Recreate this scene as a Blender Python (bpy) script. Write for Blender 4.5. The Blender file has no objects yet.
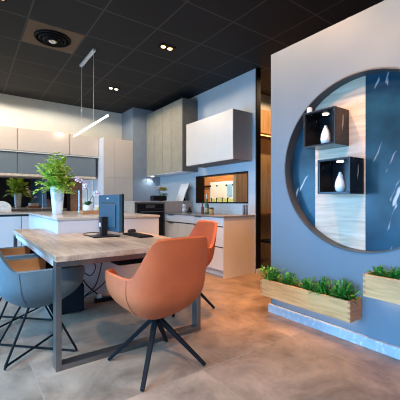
import bpy, bmesh, math, random
from mathutils import Vector, Matrix
random.seed(7)
S = bpy.context.scene
C = S.collection
PI = math.pi

# ------------------------------------------------------------------ materials
def _new(name):
    m = bpy.data.materials.new(name); m.use_nodes = True
    nt = m.node_tree
    return m, nt, nt.nodes['Principled BSDF']

def N(nt, typ, **kw):
    n = nt.nodes.new(typ)
    for k, v in kw.items(): setattr(n, k, v)
    return n

def ramp(nt, stops):
    r = N(nt, 'ShaderNodeValToRGB')
    e = r.color_ramp.elements
    while len(e) < len(stops): e.new(0.5)
    for i, (p, c) in enumerate(stops):
        e[i].position = p; e[i].color = (*c, 1)
    return r

def plain(name, col, rough=0.5, metal=0.0, var=0.06, scale=6.0, coat=0.0, bump=0.0, bscale=200, spec=0.4):
    m, nt, b = _new(name)
    tc = N(nt, 'ShaderNodeTexCoord')
    nz = N(nt, 'ShaderNodeTexNoise'); nz.inputs['Scale'].default_value = scale; nz.inputs['Detail'].default_value = 4
    nt.links.new(tc.outputs['Object'], nz.inputs['Vector'])
    lo = tuple(max(0, c*(1-var)) for c in col); hi = tuple(min(1, c*(1+var)) for c in col)
    r = ramp(nt, [(0.3, lo), (0.7, hi)])
    nt.links.new(nz.outputs['Fac'], r.inputs['Fac']); nt.links.new(r.outputs['Color'], b.inputs['Base Color'])
    b.inputs['Roughness'].default_value = rough; b.inputs['Metallic'].default_value = metal; b.inputs['Specular IOR Level'].default_value = spec
    if coat: b.inputs['Coat Weight'].default_value = coat; b.inputs['Coat Roughness'].default_value = 0.08
    if bump:
        n2 = N(nt, 'ShaderNodeTexNoise'); n2.inputs['Scale'].default_value = bscale
        nt.links.new(tc.outputs['Object'], n2.inputs['Vector'])
        bp = N(nt, 'ShaderNodeBump'); bp.inputs['Strength'].default_value = bump; bp.inputs['Distance'].default_value = 0.005
        nt.links.new(n2.outputs['Fac'], bp.inputs['Height']); nt.links.new(bp.outputs['Normal'], b.inputs['Normal'])
    return m

def wood(name, dark, mid, light, stretch=(1, 12, 12), scale=2.0, rough=0.45, plank=None):
    """stretch: small along the grain. plank=(axis, width): thin joints between boards"""
    m, nt, b = _new(name)
    tc = N(nt, 'ShaderNodeTexCoord')
    mp = N(nt, 'ShaderNodeMapping'); mp.inputs['Scale'].default_value = stretch
    nt.links.new(tc.outputs['Object'], mp.inputs['Vector'])
    nz = N(nt, 'ShaderNodeTexNoise'); nz.inputs['Scale'].default_value = scale; nz.inputs['Detail'].default_value = 8
    nz.inputs['Roughness'].default_value = 0.62; nz.inputs['Distortion'].default_value = 0.6
    nt.links.new(mp.outputs['Vector'], nz.inputs['Vector'])
    r = ramp(nt, [(0.30, dark), (0.5, mid), (0.68, light)])
    nt.links.new(nz.outputs['Fac'], r.inputs['Fac'])
    out = r.outputs['Color']
    if plank:
        sep = N(nt, 'ShaderNodeSeparateXYZ'); nt.links.new(tc.outputs['Object'], sep.inputs['Vector'])
        dv = N(nt, 'ShaderNodeMath', operation='DIVIDE'); dv.inputs[1].default_value = plank[1]
        nt.links.new(sep.outputs[plank[0]], dv.inputs[0])
        fl = N(nt, 'ShaderNodeMath', operation='FLOOR'); nt.links.new(dv.outputs[0], fl.inputs[0])
        wn = N(nt, 'ShaderNodeTexWhiteNoise', noise_dimensions='1D'); nt.links.new(fl.outputs[0], wn.inputs['W'])
        mr = N(nt, 'ShaderNodeMapRange'); mr.inputs['To Min'].default_value = 0.84; mr.inputs['To Max'].default_value = 1.08
        nt.links.new(wn.outputs['Value'], mr.inputs['Value'])
        fr = N(nt, 'ShaderNodeMath', operation='FRACT'); nt.links.new(dv.outputs[0], fr.inputs[0])
        gt = N(nt, 'ShaderNodeMath', operation='GREATER_THAN'); gt.inputs[1].default_value = 0.012
        nt.links.new(fr.outputs[0], gt.inputs[0])
        m2 = N(nt, 'ShaderNodeMapRange'); m2.inputs['To Min'].default_value = 0.55; m2.inputs['To Max'].default_value = 1
        nt.links.new(gt.outputs[0], m2.inputs['Value'])
        mu = N(nt, 'ShaderNodeMath', operation='MULTIPLY'); nt.links.new(mr.outputs[0], mu.inputs[0]); nt.links.new(m2.outputs[0], mu.inputs[1])
        sc = N(nt, 'ShaderNodeVectorMath', operation='SCALE'); nt.links.new(out, sc.inputs[0]); nt.links.new(mu.outputs[0], sc.inputs['Scale'])
        out = sc.outputs[0]
    nt.links.new(out, b.inputs['Base Color'])
    b.inputs['Roughness'].default_value = rough
    return m

def marble(name, base, base2, vein, scale=2.2, rough=0.15, width=0.02):
    m, nt, b = _new(name)
    tc = N(nt, 'ShaderNodeTexCoord')
    mp = N(nt, 'ShaderNodeMapping'); mp.inputs['Rotation'].default_value = (0.9, 0.3, 0.5); mp.inputs['Scale'].default_value = (1, 1, 0.45)
    nt.links.new(tc.outputs['Object'], mp.inputs['Vector'])
    nz = N(nt, 'ShaderNodeTexNoise'); nz.inputs['Scale'].default_value = scale; nz.inputs['Detail'].default_value = 5
    nz.inputs['Distortion'].default_value = 0.7
    nt.links.new(mp.outputs['Vector'], nz.inputs['Vector'])
    v = ramp(nt, [(0.5-width, (0, 0, 0)), (0.5, (1, 1, 1)), (0.5+width, (0, 0, 0))])
    nt.links.new(nz.outputs['Fac'], v.inputs['Fac'])
    n3 = N(nt, 'ShaderNodeTexNoise'); n3.inputs['Scale'].default_value = scale*2.3
    nt.links.new(tc.outputs['Object'], n3.inputs['Vector'])
    v3 = ramp(nt, [(0.5, (0, 0, 0)), (0.66, (1, 1, 1))]); nt.links.new(n3.outputs['Fac'], v3.inputs['Fac'])
    mk = N(nt, 'ShaderNodeMath', operation='MULTIPLY'); nt.links.new(v.outputs['Color'], mk.inputs[0]); nt.links.new(v3.outputs['Color'], mk.inputs[1])
    n2 = N(nt, 'ShaderNodeTexNoise'); n2.inputs['Scale'].default_value = 3.0; n2.inputs['Detail'].default_value = 6
    nt.links.new(tc.outputs['Object'], n2.inputs['Vector'])
    r2 = ramp(nt, [(0.35, base), (0.7, base2)]); nt.links.new(n2.outputs['Fac'], r2.inputs['Fac'])
    mx = N(nt, 'ShaderNodeMix', data_type='RGBA')
    nt.links.new(mk.outputs[0], mx.inputs['Factor']); nt.links.new(r2.outputs['Color'], mx.inputs['A']); mx.inputs['B'].default_value = (*vein, 1)
    nt.links.new(mx.outputs['Result'], b.inputs['Base Color'])
    b.inputs['Roughness'].default_value = rough
    return m

def streak_marble(name, base, base2, vein, rough=0.22, lo=.66, hi=.72, scale=7.0, tilt=-.42):
    """dark marble with sparse short slanting pale strokes"""
    m, nt, b = _new(name)
    tc = N(nt, 'ShaderNodeTexCoord')
    wob = N(nt, 'ShaderNodeTexNoise'); wob.inputs['Scale'].default_value = 5.0
    nt.links.new(tc.outputs['Object'], wob.inputs['Vector'])
    ad = N(nt, 'ShaderNodeVectorMath', operation='MULTIPLY_ADD'); ad.inputs[1].default_value = (.06, .06, .06)
    nt.links.new(wob.outputs['Color'], ad.inputs[0]); nt.links.new(tc.outputs['Object'], ad.inputs[2])
    rt = N(nt, 'ShaderNodeMapping'); rt.inputs['Rotation'].default_value = (tilt, .15, 0)
    st = N(nt, 'ShaderNodeMapping'); st.inputs['Scale'].default_value = (2.6, 2.6, .16)
    nt.links.new(ad.outputs[0], rt.inputs['Vector']); nt.links.new(rt.outputs['Vector'], st.inputs['Vector'])
    nz = N(nt, 'ShaderNodeTexNoise'); nz.inputs['Scale'].default_value = scale; nz.inputs['Detail'].default_value = 1.5
    nt.links.new(st.outputs['Vector'], nz.inputs['Vector'])
    v = ramp(nt, [(lo, (0, 0, 0)), (hi, (1, 1, 1))]); nt.links.new(nz.outputs['Fac'], v.inputs['Fac'])
    n2 = N(nt, 'ShaderNodeTexNoise'); n2.inputs['Scale'].default_value = 3.0; n2.inputs['Detail'].default_value = 6
    nt.links.new(tc.outputs['Object'], n2.inputs['Vector'])
    r2 = ramp(nt, [(0.35, base), (0.7, base2)]); nt.links.new(n2.outputs['Fac'], r2.inputs['Fac'])
    mx = N(nt, 'ShaderNodeMix', data_type='RGBA')
    nt.links.new(v.outputs['Color'], mx.inputs['Factor']); nt.links.new(r2.outputs['Color'], mx.inputs['A']); mx.inputs['B'].default_value = (*vein, 1)
    nt.links.new(mx.outputs['Result'], b.inputs['Base Color']); b.inputs['Roughness'].default_value = rough
    b.inputs['Specular IOR Level'].default_value = .35
    return m

def grid_mat(name, lo, hi, line, x0, y0, s, w, rough, nscale=1.5, rough_var=0.0, bump=0.0):
    """tiles in world X/Y (object origin at the world origin) with thin joints"""
    m, nt, b = _new(name)
    tc = N(nt, 'ShaderNodeTexCoord')
    sep = N(nt, 'ShaderNodeSeparateXYZ'); nt.links.new(tc.outputs['Object'], sep.inputs['Vector'])
    masks, cells = [], []
    for ax, o in (('X', x0), ('Y', y0)):
        su = N(nt, 'ShaderNodeMath', operation='SUBTRACT'); su.inputs[1].default_value = o - w/2
        nt.links.new(sep.outputs[ax], su.inputs[0])
        dv = N(nt, 'ShaderNodeMath', operation='DIVIDE'); dv.inputs[1].default_value = s; nt.links.new(su.outputs[0], dv.inputs[0])
        fr = N(nt, 'ShaderNodeMath', operation='FRACT'); nt.links.new(dv.outputs[0], fr.inputs[0])
        lt = N(nt, 'ShaderNodeMath', operation='LESS_THAN'); lt.inputs[1].default_value = w/s; nt.links.new(fr.outputs[0], lt.inputs[0])
        fl = N(nt, 'ShaderNodeMath', operation='FLOOR'); nt.links.new(dv.outputs[0], fl.inputs[0])
        masks.append(lt); cells.append(fl)
    mxm = N(nt, 'ShaderNodeMath', operation='MAXIMUM'); nt.links.new(masks[0].outputs[0], mxm.inputs[0]); nt.links.new(masks[1].outputs[0], mxm.inputs[1])
    cb = N(nt, 'ShaderNodeCombineXYZ'); nt.links.new(cells[0].outputs[0], cb.inputs[0]); nt.links.new(cells[1].outputs[0], cb.inputs[1])
    wn = N(nt, 'ShaderNodeTexWhiteNoise', noise_dimensions='2D'); nt.links.new(cb.outputs[0], wn.inputs['Vector'])
    off = N(nt, 'ShaderNodeVectorMath', operation='MULTIPLY_ADD')
    nt.links.new(wn.outputs['Color'], off.inputs[0]); off.inputs[1].default_value = (9, 9, 9); nt.links.new(tc.outputs['Object'], off.inputs[2])
    nz = N(nt, 'ShaderNodeTexNoise'); nz.inputs['Scale'].default_value = nscale; nz.inputs['Detail'].default_value = 9; nz.inputs['Roughness'].default_value = 0.68
    nz.inputs['Distortion'].default_value = 0.5
    nt.links.new(off.outputs[0], nz.inputs['Vector'])
    r = ramp(nt, [(0.30, lo), (0.68, hi)]); nt.links.new(nz.outputs['Fac'], r.inputs['Fac'])
    mx = N(nt, 'ShaderNodeMix', data_type='RGBA')
    nt.links.new(mxm.outputs[0], mx.inputs['Factor']); nt.links.new(r.outputs['Color'], mx.inputs['A']); mx.inputs['B'].default_value = (*line, 1)
    nt.links.new(mx.outputs['Result'], b.inputs['Base Color'])
    mr = N(nt, 'ShaderNodeMapRange'); mr.inputs['To Min'].default_value = rough-rough_var; mr.inputs['To Max'].default_value = rough+rough_var
    nt.links.new(nz.outputs['Fac'], mr.inputs['Value']); nt.links.new(mr.outputs[0], b.inputs['Roughness'])
    return m

def leafmat(name, c1, c2):
    m, nt, b = _new(name)
    g = N(nt, 'ShaderNodeNewGeometry')
    r = ramp(nt, [(0.0, c1), (1.0, c2)])
    nt.links.new(g.outputs['Random Per Island'], r.inputs['Fac']); nt.links.new(r.outputs['Color'], b.inputs['Base Color'])
    b.inputs['Roughness'].default_value = 0.45
    b.inputs['Transmission Weight'].default_value = 0.0
    return m

def emit(name, col, strength):
    m, nt, b = _new(name)
    b.inputs['Base Color'].default_value = (*col, 1)
    b.inputs['Emission Color'].default_value = (*col, 1); b.inputs['Emission Strength'].default_value = strength
    return m

M = {}
M['floor'] = grid_mat('stone floor tile', (.105, .069, .047), (.36, .243, .168), (.29, .22, .17), 1.244, 1.69, 0.9, 0.0045, .36, 3.0, .10)
M['ceiling'] = grid_mat('black ceiling tile', (.0035, .004, .0045), (.006, .0065, .007), (.050, .046, .041), 1.815, 3.37, 0.637, 0.018, .75, 4)
M['vent_tile'] = plain('brown ceiling tile', (.14, .082, .045), .7)
M['wall_blue'] = plain('blue grey paint', (.50, .56, .605), .55, var=.05, scale=2.5)
M['wall_grey'] = plain('blue grey plaster', (.155, .215, .265), .5, var=.07, scale=1.6, spec=.2)
M['wall_back'] = plain('grey green paint', (.70, .68, .60), .6, var=.03)
M['wall_dark'] = plain('dark paint', (.05, .05, .055), .7)
M['column'] = plain('slate paint', (.26, .30, .35), .5)
M['beige'] = plain('gloss cashmere lacquer', (.62, .52, .44), .16, var=.02, coat=.5)
M['beige_matt'] = plain('cashmere matt', (.66, .58, .50), .4, var=.02)
M['offwhite'] = plain('off white matt door', (.70, .62, .54), .35, var=.02)
M['white_door'] = plain('white lacquer', (.72, .72, .74), .28, var=.02)
M['grey_door'] = plain('slate grey lacquer', (.17, .20, .215), .35, var=.03)
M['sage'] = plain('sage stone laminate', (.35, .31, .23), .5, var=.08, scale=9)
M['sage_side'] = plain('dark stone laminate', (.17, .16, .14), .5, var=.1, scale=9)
M['counter'] = plain('stone worktop', (.23, .21, .20), .25, var=.12, scale=30)
M['counter_light'] = plain('beige stone worktop', (.52, .44, .38), .22, var=.10, scale=25)
M['island'] = plain('lilac grey lacquer', (.60, .59, .63), .35, var=.02)
M['dark'] = plain('black plastic', (.010, .010, .012), .4, var=.1, spec=.15)
M['dark_metal'] = plain('black powder coated metal', (.006, .006, .007), .5, var=.1, spec=.08)
M['mon_back'] = plain('dark blue grey plastic', (.022, .06, .092), .45, var=.1, scale=40, spec=.3)
M['gap'] = plain('shadow gap', (.03, .03, .03), .7)  # near-black colour standing for the shade in door gaps, slots and grooves
M['steel'] = plain('brushed steel', (.20, .19, .185), .28, .9, var=.08, scale=30)
M['chrome'] = plain('chrome', (.75, .75, .76), .12, 1.0, var=.02)
M['mirror'] = plain('smoked mirror', (.36, .33, .31), .02, 1.0, var=.01)
M['oak_top'] = wood('oak tabletop', (.28, .17, .11), (.49, .335, .235), (.60, .45, .345), (9, 1.0, 9), 2.2, .38, ('X', 0.155))
M['oak'] = wood('oak planter', (.46, .24, .09), (.64, .36, .14), (.74, .46, .20), (7, .9, 9), 3.0, .45)
M['oak_lit_end_tray'] = wood('oak for lit ends and tray', (.36, .15, .06), (.46, .21, .09), (.55, .28, .13), (2, 2, 8), 5.0, .5)  # orange light on the planter ends put into the colour; plain wood on the tray
M['oak_pale'] = wood('pale oak veneer', (.46, .34, .24), (.68, .52, .38), (.78, .65, .51), (6, .7, 9), 2.4, .42)
M['wood_orange'] = wood('orange wood cladding', (.30, .12, .04), (.52, .24, .08), (.62, .32, .12), (1, .8, 14), 2.5, .45, ('Z', 0.18))
M['wood_ply'] = wood('warm plywood', (.46, .26, .12), (.60, .38, .19), (.68, .47, .26), (8, 8, .8), 2.5, .45)
M['wood_brown'] = wood('walnut panel', (.14, .06, .03), (.26, .11, .05), (.34, .16, .08), (.8, 1, 12), 3, .4)
M['marble'] = streak_marble('black blue marble', (.008, .030, .050), (.016, .080, .135), (.42, .46, .50))
M['marble_black'] = streak_marble('black marble', (.006, .006, .008), (.014, .014, .018), (.4, .4, .4), .2, .70, .75, 8.0)
M['ring'] = plain('charcoal niche lining', (.085, .09, .095), .5)
M['shelf_edge'] = plain('dark blue black edging', (.025, .035, .045), .35)
M['plinth'] = marble('pale blue stone plinth', (.40, .46, .51), (.54, .61, .66), (.68, .73, .77), 14, .5, .06)
M['orange'] = plain('rust leather', (.46, .100, .035), .5, var=.10, scale=7, bump=.15, bscale=260, spec=.22)
M['seam'] = plain('dark rust seam', (.24, .07, .035), .6)
M['greyfab'] = plain('blue grey leather', (.09, .122, .138), .48, var=.10, scale=8, bump=.12, bscale=260, spec=.3)
M['greyseam'] = plain('slate seam', (.06, .08, .10), .6)
M['tan'] = plain('tan leather', (.46, .24, .10), .5, var=.16, scale=7)
M['charcoal'] = plain('charcoal fabric', (.010, .011, .013), .8, spec=.08)
M['soil'] = plain('dark potting soil', (.03, .02, .014), .9, var=.4, scale=60)
M['leaf'] = leafmat('fresh green leaves', (.22, .48, .035), (.80, .90, .16))
M['fern'] = leafmat('dark green blades', (.010, .10, .012), (.08, .37, .04))
M['orchid_leaf'] = leafmat('orchid leaf', (.03, .12, .03), (.08, .20, .05))
M['stem'] = plain('green stem', (.16, .22, .07), .6)
M['petal'] = leafmat('pink white petal', (.80, .55, .70), (.92, .86, .90))
M['white_pot'] = plain('white ceramic', (.82, .82, .82), .3, var=.03)
M['white_stone'] = marble('white marbled ceramic', (.80, .82, .85), (.90, .91, .93), (.55, .58, .62), 7, .3, .05)
M['yellow'] = plain('yellow print', (.85, .68, .06), .5)
M['white'] = plain('white card', (.85, .85, .84), .5, var=.02)
M['skyblue'] = plain('light blue print', (.25, .55, .85), .4)
M['paleblue'] = plain('pale blue print', (.68, .82, .92), .4)
M['lime'] = plain('lime print', (.55, .70, .28), .5)
M['red'] = plain('red brown glass', (.30, .08, .05), .2)
M['amber'] = plain('amber glass', (.55, .36, .12), .15, coat=.5)
M['green_glass'] = plain('olive glass', (.10, .16, .07), .12, coat=.5)
M['led'] = emit('led diffuser', (1.0, .93, .82), 2.5)
M['led_warm'] = emit('warm lamp', (1.0, .66, .32), 2.6)
M['led_spot'] = emit('small lamp', (1.0, .85, .66), 3)
M['led_strip'] = emit('warm led strip', (1.0, .62, .33), 3)
M['led_orange'] = emit('orange shelf light', (1.0, .45, .12), 4)
M['alu'] = plain('white aluminium', (.68, .66, .62), .4, .2)
M['pale_basket'] = plain('pale painted wood', (.72, .66, .60), .5, var=.12, scale=14)
M['ink'] = plain('grey ink line', (.20, .18, .17), .6)

# ------------------------------------------------------------------ mesh helpers
class B:
    def __init__(s): s.bm = bmesh.new()
    def _mi(s, n0, mi):
        for f in list(s.bm.faces)[n0:]: f.material_index = mi
    def box(s, x0, x1, y0, y1, z0, z1, mi=0):
        n0 = len(s.bm.faces)
        v = [s.bm.verts.new((x, y, z)) for x in (x0, x1) for y in (y0, y1) for z in (z0, z1)]
        for q in ((0, 1, 3, 2), (4, 6, 7, 5), (0, 4, 5, 1), (2, 3, 7, 6), (0, 2, 6, 4), (1, 5, 7, 3)):
            s.bm.faces.new([v[i] for i in q])
        s._mi(n0, mi); return s
    def prism(s, pts, axis, a, b, mi=0):
        """polygon pts in the plane across axis, extruded from a to b"""
        n0 = len(s.bm.faces)
        def p(u, w, t): return {'x': (t, u, w), 'y': (u, t, w), 'z': (u, w, t)}[axis]
        A = [s.bm.verts.new(p(u, w, a)) for u, w in pts]; Bv = [s.bm.verts.new(p(u, w, b)) for u, w in pts]
        s.bm.faces.new(A[::-1]); s.bm.faces.new(Bv)
        for i in range(len(pts)):
            j = (i+1) % len(pts); s.bm.faces.new((A[i], A[j], Bv[j], Bv[i]))
        s._mi(n0, mi); return s
    def tube(s, pts, r, n=8, mi=0, cap=True):
        n0 = len(s.bm.faces)
        pts = [Vector(p) for p in pts]; rs = r if isinstance(r, (list, tuple)) else [r]*len(pts)
        rings = []
        up = None
        for i, p in enumerate(pts):
            d = (pts[min(i+1, len(pts)-1)] - pts[max(i-1, 0)]).normalized()
            if up is None:
                up = Vector((0, 0, 1)) if abs(d.z) < .9 else Vector((1, 0, 0))
            a = d.cross(up).normalized(); bvec = a.cross(d).normalized(); up = bvec
            rings.append([s.bm.verts.new(p + rs[i]*(math.cos(2*PI*k/n)*a + math.sin(2*PI*k/n)*bvec)) for k in range(n)])
        for r0, r1 in zip(rings, rings[1:]):
            for k in range(n): s.bm.faces.new((r0[k], r0[(k+1) % n], r1[(k+1) % n], r1[k]))
        if cap: s.bm.faces.new(rings[0][::-1]); s.bm.faces.new(rings[-1])
        s._mi(n0, mi); return s
    def lathe(s, prof, cx=0, cy=0, n=28, mi=0, sq=0.0):
        """prof [(r,z)] from bottom to top; sq>0 makes the section squarer"""
        n0 = len(s.bm.faces); rings = []
        for r, z in prof:
            ring = []
            for k in range(n):
                a = 2*PI*(k+.5)/n; c, si = math.cos(a), math.sin(a)
                f = 1.0
                if sq: f = 1/((abs(c)**(2+sq*8) + abs(si)**(2+sq*8))**(1/(2+sq*8)))
                ring.append(s.bm.verts.new((cx+r*f*c, cy+r*f*si, z)))
            rings.append(ring)
        for r0, r1 in zip(rings, rings[1:]):
            for k in range(n): s.bm.faces.new((r0[k], r0[(k+1) % n], r1[(k+1) % n], r1[k]))
        s.bm.faces.new(rings[0][::-1]); s.bm.faces.new(rings[-1])
        s._mi(n0, mi); return s
    def bar(s, p, q, w0, h0, w1, h1, mi=0):
        """tapered rectangular bar from p to q"""
        p, q = Vector(p), Vector(q); d = (q-p).normalized()
        a = d.cross(Vector((0, 0, 1))).normalized(); b = a.cross(d).normalized()
        n0 = len(s.bm.faces)
        A = [s.bm.verts.new(p + i*a*w0/2 + j*b*h0/2) for i, j in ((-1, -1), (1, -1), (1, 1), (-1, 1))]
        D = [s.bm.verts.new(q + i*a*w1/2 + j*b*h1/2) for i, j in ((-1, -1), (1, -1), (1, 1), (-1, 1))]
        s.bm.faces.new(A[::-1]); s.bm.faces.new(D)
        for i in range(4): s.bm.faces.new((A[i], A[(i+1) % 4], D[(i+1) % 4], D[i]))
        s._mi(n0, mi); return s
    def leaf(s, base, dirv, ln, w, droop=.3, mi=0, segs=3, fold=.25):
        n0 = len(s.bm.faces)
        base = Vector(base); d = Vector(dirv).normalized()
        side = d.cross(Vector((0, 0, 1)))
        side = side.normalized() if side.length > 1e-3 else Vector((1, 0, 0))
        nrm = side.cross(d).normalized()
        prev = None
        for i in range(segs+1):
            t = i/segs
            c = base + d*ln*t - Vector((0, 0, 1))*droop*ln*t*t
            ww = w*math.sin(PI*min(1, .12+.88*t))**.8*.5 if t < 1 else 0.0
            if t == 1: cur = [s.bm.verts.new(c)]
            else: cur = [s.bm.verts.new(c-side*ww+nrm*ww*fold), s.bm.verts.new(c), s.bm.verts.new(c+side*ww+nrm*ww*fold)]
            if prev:
                if len(cur) == 3:
                    s.bm.faces.new((prev[0], prev[1], cur[1], cur[0])); s.bm.faces.new((prev[1], prev[2], cur[2], cur[1]))
                else:
                    s.bm.faces.new((prev[0], prev[1], cur[0])); s.bm.faces.new((prev[1], prev[2], cur[0]))
            prev = cur
        s._mi(n0, mi); return s

def thing(name, label, cat, loc=(0, 0, 0), rz=0, group=None):
    o = bpy.data.objects.new(name, None); C.objects.link(o)
    o.empty_display_size = .1
    o.location = loc; o.rotation_euler = (0, 0, rz); o['label'] = label; o['category'] = cat
    if group: o['group'] = group
    return o

def obj(name, b, mats, parent=None, world=False, smooth=False, bevel=0, label=None):
    bm = b.bm
    bmesh.ops.recalc_face_normals(bm, faces=bm.faces)
    me = bpy.data.meshes.new(name)
    if world and parent is not None:
        root = parent
        off = Vector(root.location)
        if root.parent: off += Vector(root.parent.location)
        bmesh.ops.translate(bm, verts=bm.verts, vec=-off)
    bm.to_mesh(me); bm.free()
    for m in (mats if isinstance(mats, (list, tuple)) else [mats]): me.materials.append(M[m] if isinstance(m, str) else m)
    o = bpy.data.objects.new(name, me); C.objects.link(o)
    if parent: o.parent = parent
    if smooth:
        for p in me.polygons: p.use_smooth = True
        try: me.set_sharp_from_angle(angle=math.radians(40))
        except Exception: pass
    if bevel:
        md = o.modifiers.new('bevel', 'BEVEL'); md.width = bevel; md.segments = 2; md.limit_method = 'ANGLE'
    if label: o['label'] = label
    return o

def single(name, b, mats, label, cat, loc, group=None, **kw):
    """a thing that is one mesh; b is built in world coordinates, origin moved to loc"""
    bmesh.ops.translate(b.bm, verts=b.bm.verts, vec=-Vector(loc))
    o = obj(name, b, mats, None, **kw)
    o.location = loc; o['label'] = label; o['category'] = cat
    if group: o['group'] = group
    return o

def struct(name, b, mats, **kw):
    o = obj(name, b, mats, None, **kw); o['kind'] = 'structure'; return o

def copy_tree(o, parent=None):
    c = o.copy(); C.objects.link(c); c.parent = parent
    for ch in list(o.children): copy_tree(ch, c)
    return c

# ------------------------------------------------------------------ the room shell
CZ = 3.15
struct('floor', B().box(-1.7, 6.1, -3.2, 8.3, -.1, 0), 'floor')
struct('ceiling', B().box(-1.7, 6.1, -3.2, 8.3, CZ, CZ+.1), 'ceiling')
struct('wall_back', B().box(-1.7, 3.58, 7.13, 7.25, 0, CZ), 'wall_back')
struct('wall_column', B().box(2.91, 3.58, 6.5, 7.13, 0, CZ), 'column')
# kitchen partition with the pass-through
ky0, ky1, wy0, wy1, wz0, wz1 = 3.48, 7.25, 3.64, 5.07, 1.07, 1.585
kb = B().box(3.58, 3.66, ky0, ky1, 0, wz0).box(3.58, 3.66, ky0, ky1, wz1, CZ).box(3.58, 3.66, ky0, wy0, wz0, wz1).box(3.58, 3.66, wy1, ky1, wz0, wz1)
struct('wall_middle', kb, 'wall_blue')
struct('trim_1', B().box(3.576, 3.664, 3.455, 3.48, 0, CZ), 'dark_metal')
struct('trim_2', B().box(3.566, 3.674, 3.44, 3.455, 0, .07), 'alu')
# frame of the pass-through
f = B()
f.box(3.572, 3.74, wy0, wy1, wz0, wz0+.022).box(3.572, 3.70, wy0, wy1, wz1-.022, wz1)
f.box(3.572, 3.70, wy0, wy0+.012, wz0+.022, wz1-.022).box(3.572, 3.76, wy1-.035, wy1, wz0+.022, wz1-.022)
struct('window_1', f, 'dark')
# partition on the right with the round hole
yc, zc, R = 1.31, 1.413, .71
y0, y1, z0, z1, xa, xb = -3.2, 2.19, 0, 2.58, 2.47, 2.63
def rect_hit(a):
    c, s_ = math.cos(a), math.sin(a); t = 1e9
    if c > 1e-9: t = min(t, (y1-yc)/c)
    if c < -1e-9: t = min(t, (y0-yc)/c)
    if s_ > 1e-9: t = min(t, (z1-zc)/s_)
    if s_ < -1e-9: t = min(t, (z0-zc)/s_)
    return yc+t*c, zc+t*s_
angs = [2*PI*k/120 for k in range(120)] + [math.atan2(z-zc, y-yc) % (2*PI) for y in (y0, y1) for z in (z0, z1)]
angs = sorted(angs)
w = B(); bm = w.bm
G = []
for a in angs:
    ry, rz_ = rect_hit(a); cy_, cz_ = yc+R*math.cos(a), zc+R*math.sin(a)
    G.append([bm.verts.new(p) for p in ((xa, ry, rz_), (xa, cy_, cz_), (xb, cy_, cz_), (xb, ry, rz_))])
for i in range(len(G)):
    p, q = G[i], G[(i+1) % len(G)]
    for k in range(4): bm.faces.new((p[k], q[k], q[(k+1) % 4], p[(k+1) % 4]))
struct('wall_partition', w, 'wall_grey')
struct('baseboard_right', B().box(2.438, 2.469, -3.2, 2.2, 0, .078), 'plinth', bevel=.002)
# outer walls: shop front behind the camera and on the left, with big windows
lw = B()
for a, b_ in ((-3.2, -2.6), (-.35, .15), (2.6, 3.1), (5.4, 8.3)): lw.box(-1.7, -1.602, a, b_, 0, CZ)
for a, b_ in ((-2.6, -.35), (.15, 2.6), (3.1, 5.4)): lw.box(-1.7, -1.602, a, b_, 1.9, CZ).box(-1.7, -1.602, a, b_, 0, .10)
struct('wall_left', lw, 'wall_back')
fw = B()
for a, b_ in ((-1.7, -1.3), (1.0, 6.1)): fw.box(a, b_, -3.3, -3.2, 0, CZ)
for a, b_ in ((-1.3, 1.0),): fw.box(a, b_, -3.3, -3.2, 2.6, CZ).box(a, b_, -3.3, -3.2, 0, .12)
struct('wall_front', fw, 'wall_dark')
struct('wall_right', B().box(6.0, 6.1, -3.2, 8.3, 0, CZ), 'wall_dark')
struct('wall_rear', B().box(3.58, 6.1, 8.2, 8.3, 0, CZ), 'wall_dark')
# room behind the kitchen partition
struct('wall_office', B().box(3.875, 6.0, 4.25, 4.33, 0, 2.86), 'wood_ply')
struct('trim_3', B().box(3.875, 6.0, 4.25, 4.33, 2.86, CZ), 'alu')
struct('wall_office_far', B().box(5.2, 5.3, 4.33, 8.2, 0, CZ), 'wood_orange')

# ------------------------------------------------------------------ circular niche
nt_ = thing('circular_niche', 'large round wall niche lined with dark blue marble and a pale oak strip', 'wall niche', (2.5, yc, zc-R))
lin = B(); bm = lin.bm
K = 128; prof = [(R-.002, 2.466), (R-.012, 2.466), (R-.012, 2.568), (R-.002, 2.568)]
rg = []
for k in range(K):
    a = 2*PI*k/K
    rg.append([bm.verts.new((x, yc+r*math.cos(a), zc+r*math.sin(a))) for r, x in prof])
for k in range(K):
    p, q = rg[k], rg[(k+1) % K]
    for j in range(4): bm.faces.new((p[j], q[j], q[(j+1) % 4], p[(j+1) % 4]))
obj('rim_lining', lin, 'ring', nt_, world=True, smooth=True)
def disc_part(ya, yb, x0, x1):
    r = R-.013; pts = []
    n = 40
    for i in range(n+1):
        y = ya + (yb-ya)*i/n; y = max(yc-r+1e-4, min(yc+r-1e-4, y)); pts.append((y, zc+math.sqrt(r*r-(y-yc)**2)))
    for i in range(n+1):
        y = yb + (ya-yb)*i/n; y = max(yc-r+1e-4, min(yc+r-1e-4, y)); pts.append((y, zc-math.sqrt(r*r-(y-yc)**2)))
    return B().prism(pts, 'x', x0, x1)
obj('marble_panel', disc_part(yc-R+.014, 1.292, 2.572, 2.60), 'marble', nt_, world=True)
obj('marble_panel', disc_part(1.752, yc+R-.014, 2.572, 2.60), 'marble', nt_, world=True)
obj('oak_panel', disc_part(1.294, 1.75, 2.570, 2.60), 'oak_pale', nt_, world=True)

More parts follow.
